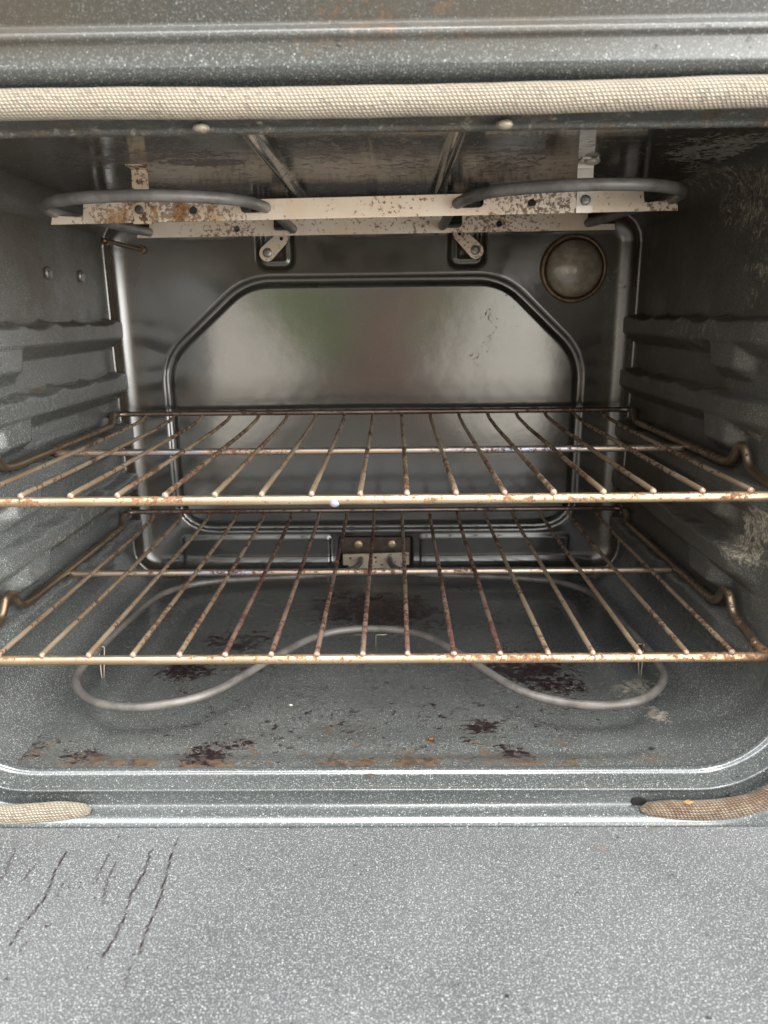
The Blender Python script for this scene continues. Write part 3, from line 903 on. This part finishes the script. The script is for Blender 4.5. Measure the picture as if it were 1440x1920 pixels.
be = broil()
FRAIL = [(-0.2549,0.0729),(-0.2534,0.0794),(-0.2309,0.0781),(-0.2284,0.0789),(-0.2274,0.0812),(-0.2265,0.0893),(-0.0982,0.0899),(-0.0986,0.0832),(-0.0979,0.0808),(-0.0953,0.0795),(-0.0835,0.0796),(-0.0804,0.081),(-0.0785,0.0834),(-0.0788,0.0858),(-0.0814,0.0873),(-0.0853,0.0875),(-0.0851,0.0899),(0.0854,0.0918),(0.0816,0.0898),(0.0797,0.0871),(0.0795,0.0838),(0.0813,0.0816),(0.0843,0.081),(0.0947,0.0812),(0.0977,0.082),(0.0994,0.084),(0.0994,0.0926),(0.2275,0.0934),(0.2285,0.086),(0.2295,0.084),(0.2317,0.0834),(0.2551,0.0861),(0.2563,0.0774)]
RRAIL = [(-0.2375,0.0772),(-0.2363,0.0829),(-0.2281,0.0829),(-0.2252,0.0838),(-0.2242,0.0863),(-0.223,0.0986),(-0.096,0.1001),(-0.0968,0.0853),(-0.0961,0.0832),(-0.0939,0.0823),(-0.0813,0.0823),(-0.078,0.0835),(-0.0762,0.0861),(-0.0767,0.0886),(-0.0793,0.0899),(-0.0842,0.0903),(-0.0838,0.1002),(0.0841,0.1019),(0.0843,0.0897),(0.0799,0.0898),(0.0772,0.0878),(0.0767,0.0852),(0.0789,0.0832),(0.0827,0.0826),(0.092,0.0827),(0.0952,0.0835),(0.0968,0.086),(0.0966,0.1017),(0.2234,0.1032),(0.2243,0.088),(0.2256,0.0855),(0.2283,0.0845),(0.2516,0.0846),(0.2523,0.0792)]
link('heat_rail', sheet(FRAIL, [(-0.1375,0.0821,0.0035),(0.1382,0.0843,0.0035)], 0.640, 0.0010), 'steel', be)
link('heat_rail', sheet(RRAIL, [(-0.1344,0.0847,0.0033),(0.1344,0.0861,0.0032)], 0.800, 0.0010), 'steel', be)


def hanger(quad, y, mat):
    """Strap that hooks under the rail, runs up its face and folds back along the ceiling."""
    (x0, z0), (x1, z1), (x2, zb), (x3, _) = quad
    w = 0.0010
    zt_ = ZC - 0.0008
    prof = [(y + 0.0055, zb + 0.004), (y + 0.0050, zb - 0.0006), (y - 0.0008, zb - 0.0010), (y - 0.0014, zb + 0.004), (y - 0.0014, zt_ - 0.004), (y - 0.0022, zt_ - 0.0010), (y - 0.0055, zt_), (y - 0.016, zt_)]
    V, Fc = [], []
    for py, pz in prof:
        t = np.clip((pz - zb) / (zt_ - zb), 0, 1)
        a, b = x3 + (x0 - x3) * t, x2 + (x1 - x2) * t
        V += [(a, py, pz), (b, py, pz)]
    n = len(prof)
    for i in range(n - 1): Fc.append((2 * i, 2 * i + 1, 2 * i + 3, 2 * i + 2))
    me = mesh_from(V, Fc, sharp=math.radians(20))
    o = link('hanger', me, mat, be)
    bm = bmesh.new(); bm.from_mesh(me)
    bmesh.ops.solidify(bm, geom=list(bm.faces), thickness=w)
    bmesh.ops.recalc_face_normals(bm, faces=bm.faces)
    bm.to_mesh(me); bm.free()
    me.polygons.foreach_set('use_smooth', [False] * len(me.polygons))
    return o


hanger([(-0.1844,0.1132),(-0.1715,0.1134),(-0.1727,0.0733),(-0.1872,0.0731)], 0.640, 'steel_burnt')
hanger([(0.1735,0.1148),(0.1862,0.115),(0.1873,0.0774),(0.1744,0.0772)], 0.640, 'steel_clean')
for c, m in zip([(-0.1808,0.083,0.0035),(0.1812,0.0858,0.0039)], ('plate_brown', 'screw')):
    link('screw', screw_head((c[0], 0.6375, c[1]), c[2], (0, -1, 0)), m, be)
# round stud in the ceiling beside the clean strap
bm = bmesh.new()
bmesh.ops.create_uvsphere(bm, u_segments=16, v_segments=10, radius=0.0062, matrix=Matrix.Translation((0.1825, 0.629, ZC - 0.0015)) @ Matrix.Diagonal((1, 1, 0.5, 1)))
me = bpy.data.meshes.new('stud'); bm.to_mesh(me); bm.free(); smooth(me)
link('stud', me, 'plate_light', be)

for ax, az, ar, bx, bz, br in [(-0.1224,0.0687,0.0087,-0.1047,0.085,0.0075),(0.123,0.0688,0.0087,0.1037,0.0878,0.0074)]:
    A, B = Vector((ax, az)), Vector((bx, bz))
    u = (B - A).normalized(); p = Vector((-u.y, u.x))
    a0 = math.atan2(p.y, p.x)
    out = [(A.x + ar * math.cos(a0 + t), A.y + ar * math.sin(a0 + t)) for t in np.linspace(0, math.pi, 14)]
    out += [(B.x + br * math.cos(a0 + math.pi + t), B.y + br * math.sin(a0 + math.pi + t)) for t in np.linspace(0, math.pi, 14)]
    h = A - u * ar * 0.62
    link('mounting_bracket', sheet(out, [(B.x, B.y, br * 0.30)], 0.9105, 0.0016), 'steel', be)
    link('screw', screw_head((A.x + u.x * 0.001, 0.9095, A.y + u.y * 0.001), 0.0055, (0, -1, 0)), 'screw', be)

# ------------------------------------------------------------------ temperature probe
pr = link('temperature_probe', mesh_from(*tube(line((-0.2717, 0.918, 0.0751), (-0.2730, 0.800, 0.0752), 0.01), 0.0026, 14)), 'probe', oven)
link('clip', mesh_from(*tube([(-0.2730 - 0.0038, 0.806, 0.079), (-0.2730 - 0.004, 0.805, 0.0735), (-0.272, 0.804, 0.0708), (-0.2695, 0.804, 0.0725)], 0.0010, 8)), 'probe', pr)
bm = bmesh.new()
bmesh.ops.create_cone(bm, cap_ends=True, segments=24, radius1=0.0052, radius2=0.0046, depth=0.003, matrix=Matrix.Translation((-0.2717, 0.9125, 0.0751)) @ Matrix.Rotation(math.pi / 2, 4, 'X'))
me = bpy.data.meshes.new('collar'); bm.to_mesh(me); bm.free()
link('collar', me, 'lens_rim', pr)

# ------------------------------------------------------------------ bake element over the floor
ZE = -0.3075


def bake():
    half = [(-0.0185, 0.905), (-0.0200, 0.880), (-0.0300, 0.858), (-0.055, 0.842), (-0.095, 0.835), (-0.142, 0.829), (-0.180, 0.823), (-0.212, 0.812), (-0.235, 0.790), (-0.2475, 0.760), (-0.2530, 0.716), (-0.2565, 0.676), (-0.2590, 0.640),
            (-0.2600, 0.609), (-0.2565, 0.5812), (-0.2484, 0.564), (-0.2348, 0.5477), (-0.2195, 0.5372), (-0.1972, 0.5310), (-0.172, 0.5330), (-0.1483, 0.5416), (-0.1292, 0.5557), (-0.1136, 0.577), (-0.0962, 0.606),
            (-0.0771, 0.6345), (-0.0585, 0.659), (-0.0390, 0.6740), (-0.0180, 0.6808)]
    pts = half + [(0.0, 0.682)] + [(-x, y) for x, y in reversed(half)]
    path = catmull([(x + 0.002 * (1 if x > 0.2 else 0), y, ZE) for x, y in pts], 0.004)
    return link('bake_element', mesh_from(*tube(path, 0.0036, 16)), 'bake', oven)


bk = bake()
for fx, fy in ((-0.2545, 0.632), (0.2560, 0.632)):
    # V of thin wire standing on the floor and gripping the tube
    w1 = tube(fillet([(fx - 0.003, fy + 0.003, ZE + 0.0042), (fx - 0.001, fy - 0.002, ZF - 0.0005), (fx + 0.001, fy - 0.002, ZF - 0.0005), (fx + 0.003, fy + 0.003, ZE + 0.0042)], 0.001, 4), 0.0008, 8)
    w2 = tube(line((fx - 0.003, fy + 0.003, ZE + 0.0040), (fx + 0.003, fy + 0.003, ZE + 0.0040), 0.004), 0.0008, 8)
    link('support_leg', mesh_from(*join([w1, w2])), 'thin_wire', bk)
w = join([tube(fillet([(s * 0.0055 + q * 0.0115, 0.6775, ZE - 0.0046), (s * 0.0055, 0.6775, ZE - 0.0048), (s * 0.0050, 0.674, ZF - 0.004)], 0.0015, 4), 0.0005, 8) for s, q in ((-1, -1), (1, 1))])
link('support_leg', mesh_from(*w), 'thin_wire', bk)
link('mounting_plate', sheet([(-0.0435, -0.3240), (0.0455, -0.3240), (0.0455, -0.2835), (-0.0435, -0.2835)], [], 0.9155, 0.0016), 'plate_brown', bk)
link('flange', sheet([(-0.030, -0.3215), (0.031, -0.3215), (0.0375, -0.3155), (0.0435, -0.3155), (0.0435, -0.2995), (-0.0415, -0.3015), (-0.0415, -0.3155), (-0.036, -0.3155)],
                     [(-0.0325, -0.3068, 0.0018), (0.0005, -0.3058, 0.0018), (0.0010, -0.3112, 0.0013), (0.0400, -0.3030, 0.0016)], 0.9000, 0.0014), 'plate_light', bk)
for x in (-0.0222, 0.0218):
    link('screw', screw_head((x, 0.9145, -0.2927), 0.0058, (0, -1, 0)), 'screw_brass', bk)

# ------------------------------------------------------------------ the two wire racks
SP = 0.0345


def rack(name, z, y0, label, dark_mid):
    root = empty(name, (0, 0.70, z - 0.008), label, 'oven rack', 'wire racks in the oven')
    off = Vector((0, -0.70, -(z - 0.008)))
    x0 = 0.0002
    zb = z - 0.0050                                   # bars under the wires

    def add(nm, parts, mat):
        v, f = join(parts)
        me = mesh_from(v, f)
        me.transform(Matrix.Translation(off))
        return link(nm, me, mat, root)
    yf, ym, yk = y0, y0 + 0.1925, 0.884
    add('front_bar', [tube(fillet([(-0.3050, yf + 0.016, zb), (-0.3050, yf, zb), (0.3050, yf, zb), (0.3050, yf + 0.016, zb)], 0.010, 6) if False else resample(fillet([(-0.3050, yf + 0.018, zb), (-0.3050, yf, zb), (0.3050, yf, zb), (0.3050, yf + 0.018, zb)], 0.010, 6), 0.006), 0.0036, 16, 0.012)], 'bar_gold')
    add('cross_bar', [tube(line((-0.3040, ym, zb), (0.3040, ym, zb), 0.005), 0.0034, 14, 0.02)], 'bar_mid')
    add('back_bar', [tube(resample(fillet([(-0.3080, 0.872, zb + 0.0128), (-0.3090, yk, zb + 0.0128), (-0.300, yk + 0.003, zb + 0.0128), (0.300, yk + 0.003, zb + 0.0128), (0.3090, yk, zb + 0.0128), (0.3080, 0.872, zb + 0.0128)], 0.004, 5), 0.006), 0.0031, 14, 0.02)], 'bar_dark')
    for s in (-1, 1):
        zz = zb + 0.0036
        p = [(s * 0.3050, yf + 0.0195, zb), (s * 0.3050, yf + 0.045, zz), (s * 0.3050, yf + 0.062, zz + 0.003), (s * 0.3048, yf + 0.073, zz + 0.0185), (s * 0.3048, yf + 0.083, zz + 0.0185), (s * 0.3050, yf + 0.095, zz + 0.002), (s * 0.3050, yf + 0.112, zz),
             (s * 0.3050, 0.835, zz), (s * 0.3054, 0.8495, zz), (s * 0.3065, 0.8600, zz + 0.012), (s * 0.3075, 0.8660, zz + 0.0105)]
        add('side_rail', [tube(resample(fillet(p, 0.0075, 6), 0.006), 0.0037, 14, 0.02)], 'bar_side')
    welds = []
    for k in range(-8, 9):
        x = x0 + k * SP
        jx = random.uniform(-0.0008, 0.0008)
        pts = [(x + jx, yf - 0.0018, z), (x + jx * 0.5, yf + 0.10, z - 0.0002), (x, ym, z), (x, 0.80, z), (x, 0.870, z + 0.0022), (x, 0.8850, z + 0.0052)]
        mid = abs(k) <= 3 and dark_mid
        jit = 0.10 if mid else 0.07
        path = resample(fillet(pts, 0.006, 4), 0.0028)
        welds.append((x + jx, yf - 0.0014, z - 0.0004))
        add('wire', [tube(path, 0.0020, 10, jit)], 'wire_dark' if mid else 'wire')
    # weld beads, bright nubs where each wire end sits on the front bar
    bm = bmesh.new()
    for p in welds:
        bmesh.ops.create_uvsphere(bm, u_segments=10, v_segments=8, radius=0.0023, matrix=Matrix.Translation(Vector(p) + off) @ Matrix.Diagonal((random.uniform(0.9, 1.15), 0.9, random.uniform(0.9, 1.1), 1)))
    fb = [c for c in root.children if c.name.startswith('front_bar')][0]
    bm.faces.ensure_lookup_table()
    for f in bm.faces: f.material_index = 1; f.smooth = True
    bm.from_mesh(fb.data)
    bm.to_mesh(fb.data); bm.free()
    fb.data.materials.append(M['weld'])
    if not dark_mid:                                   # a bluish glassy drip on the front bar
        bm = bmesh.new()
        bmesh.ops.create_uvsphere(bm, u_segments=16, v_segments=12, radius=0.0042, matrix=Matrix.Translation(Vector((-0.0178, yf - 0.0012, zb - 0.0016)) + off) @ Matrix.Diagonal((1.0, 0.75, 0.85, 1)))
        me = bpy.data.meshes.new('drip'); bm.to_mesh(me); bm.free(); smooth(me)
        link('drip', me, 'drip', fb)
    return root


rack('oven_rack', -0.1234, 0.5063, 'upper of the two wire racks, straw coloured front bar with a bluish spot', False)
rack('oven_rack', -0.2465, 0.5034, 'lower wire rack with dark burnt middle wires, just above the bottom heating element', True)

# ------------------------------------------------------------------ crumbs
CR = [(0.2684,0.457,-0.3413),(0.0059,0.47,-0.3297),(-0.0685,0.583,-0.333),(0.2319,0.45,-0.3391),(0.0533,0.5286,-0.333),(0.2255,0.5079,-0.333)]


def crumb(i, r, squash, mat_c, label, dz=0.0):
    k = 'crumb_%d' % i
    M[k] = plain('crumb ' + str(i), mat_c, 0.8, 0, 0.4, 600, tuple(x * 0.5 for x in mat_c))
    bm = bmesh.new()
    bmesh.ops.create_icosphere(bm, subdivisions=3, radius=r)
    ph = [random.uniform(0, 6) for _ in range(6)]
    for v in bm.verts:
        n = v.co / r
        f = 1 + 0.25 * math.sin(n.x * 3 + ph[0]) * math.sin(n.y * 4 + ph[1]) + 0.18 * math.sin(n.z * 7 + ph[2] + n.x * 5) + random.uniform(-0.07, 0.07)
        v.co = Vector((v.co.x * f * squash[0], v.co.y * f * squash[1], v.co.z * f * squash[2]))
    zmin = min(v.co.z for v in bm.verts)
    for v in bm.verts: v.co.z -= zmin
    me = bpy.data.meshes.new('crumb'); bm.to_mesh(me); bm.free(); smooth(me)
    o = link('crumb', me, k)
    o.location = (CR[i][0], CR[i][1], CR[i][2] + dz)
    o['label'] = label; o['category'] = 'crumb'


crumb(0, 0.0030, (1.8, 0.8, 0.8), (0.05, 0.04, 0.04), 'dark lumpy crumb on the sill above the brown end of the door seal')
crumb(1, 0.0026, (1.5, 0.8, 0.5), (0.10, 0.08, 0.065), 'flat brown crumb on the middle of the bright sill edge', -0.001)
crumb(2, 0.0012, (1.5, 0.7, 0.6), (0.75, 0.72, 0.62), 'tiny pale crumb on the floor in front of the bottom element', -0.004)
crumb(3, 0.0018, (1.8, 0.8, 0.7), (0.45, 0.26, 0.10), 'orange crumb on top of the brown seal end', 0.0)
crumb(4, 0.0018, (1.3, 1.0, 0.5), (0.25, 0.10, 0.04), 'rust coloured crumb on the floor near the stained front edge', -0.004)
crumb(5, 0.0016, (1.4, 0.8, 0.6), (0.03, 0.025, 0.022), 'small black crumb on the floor near the right front corner', 0.0)

# the oven's empty stands at its base; its parts keep their places
oven.location = (0, 0.69, ZF - 0.02)
for ch in oven.children: ch.location = -oven.location
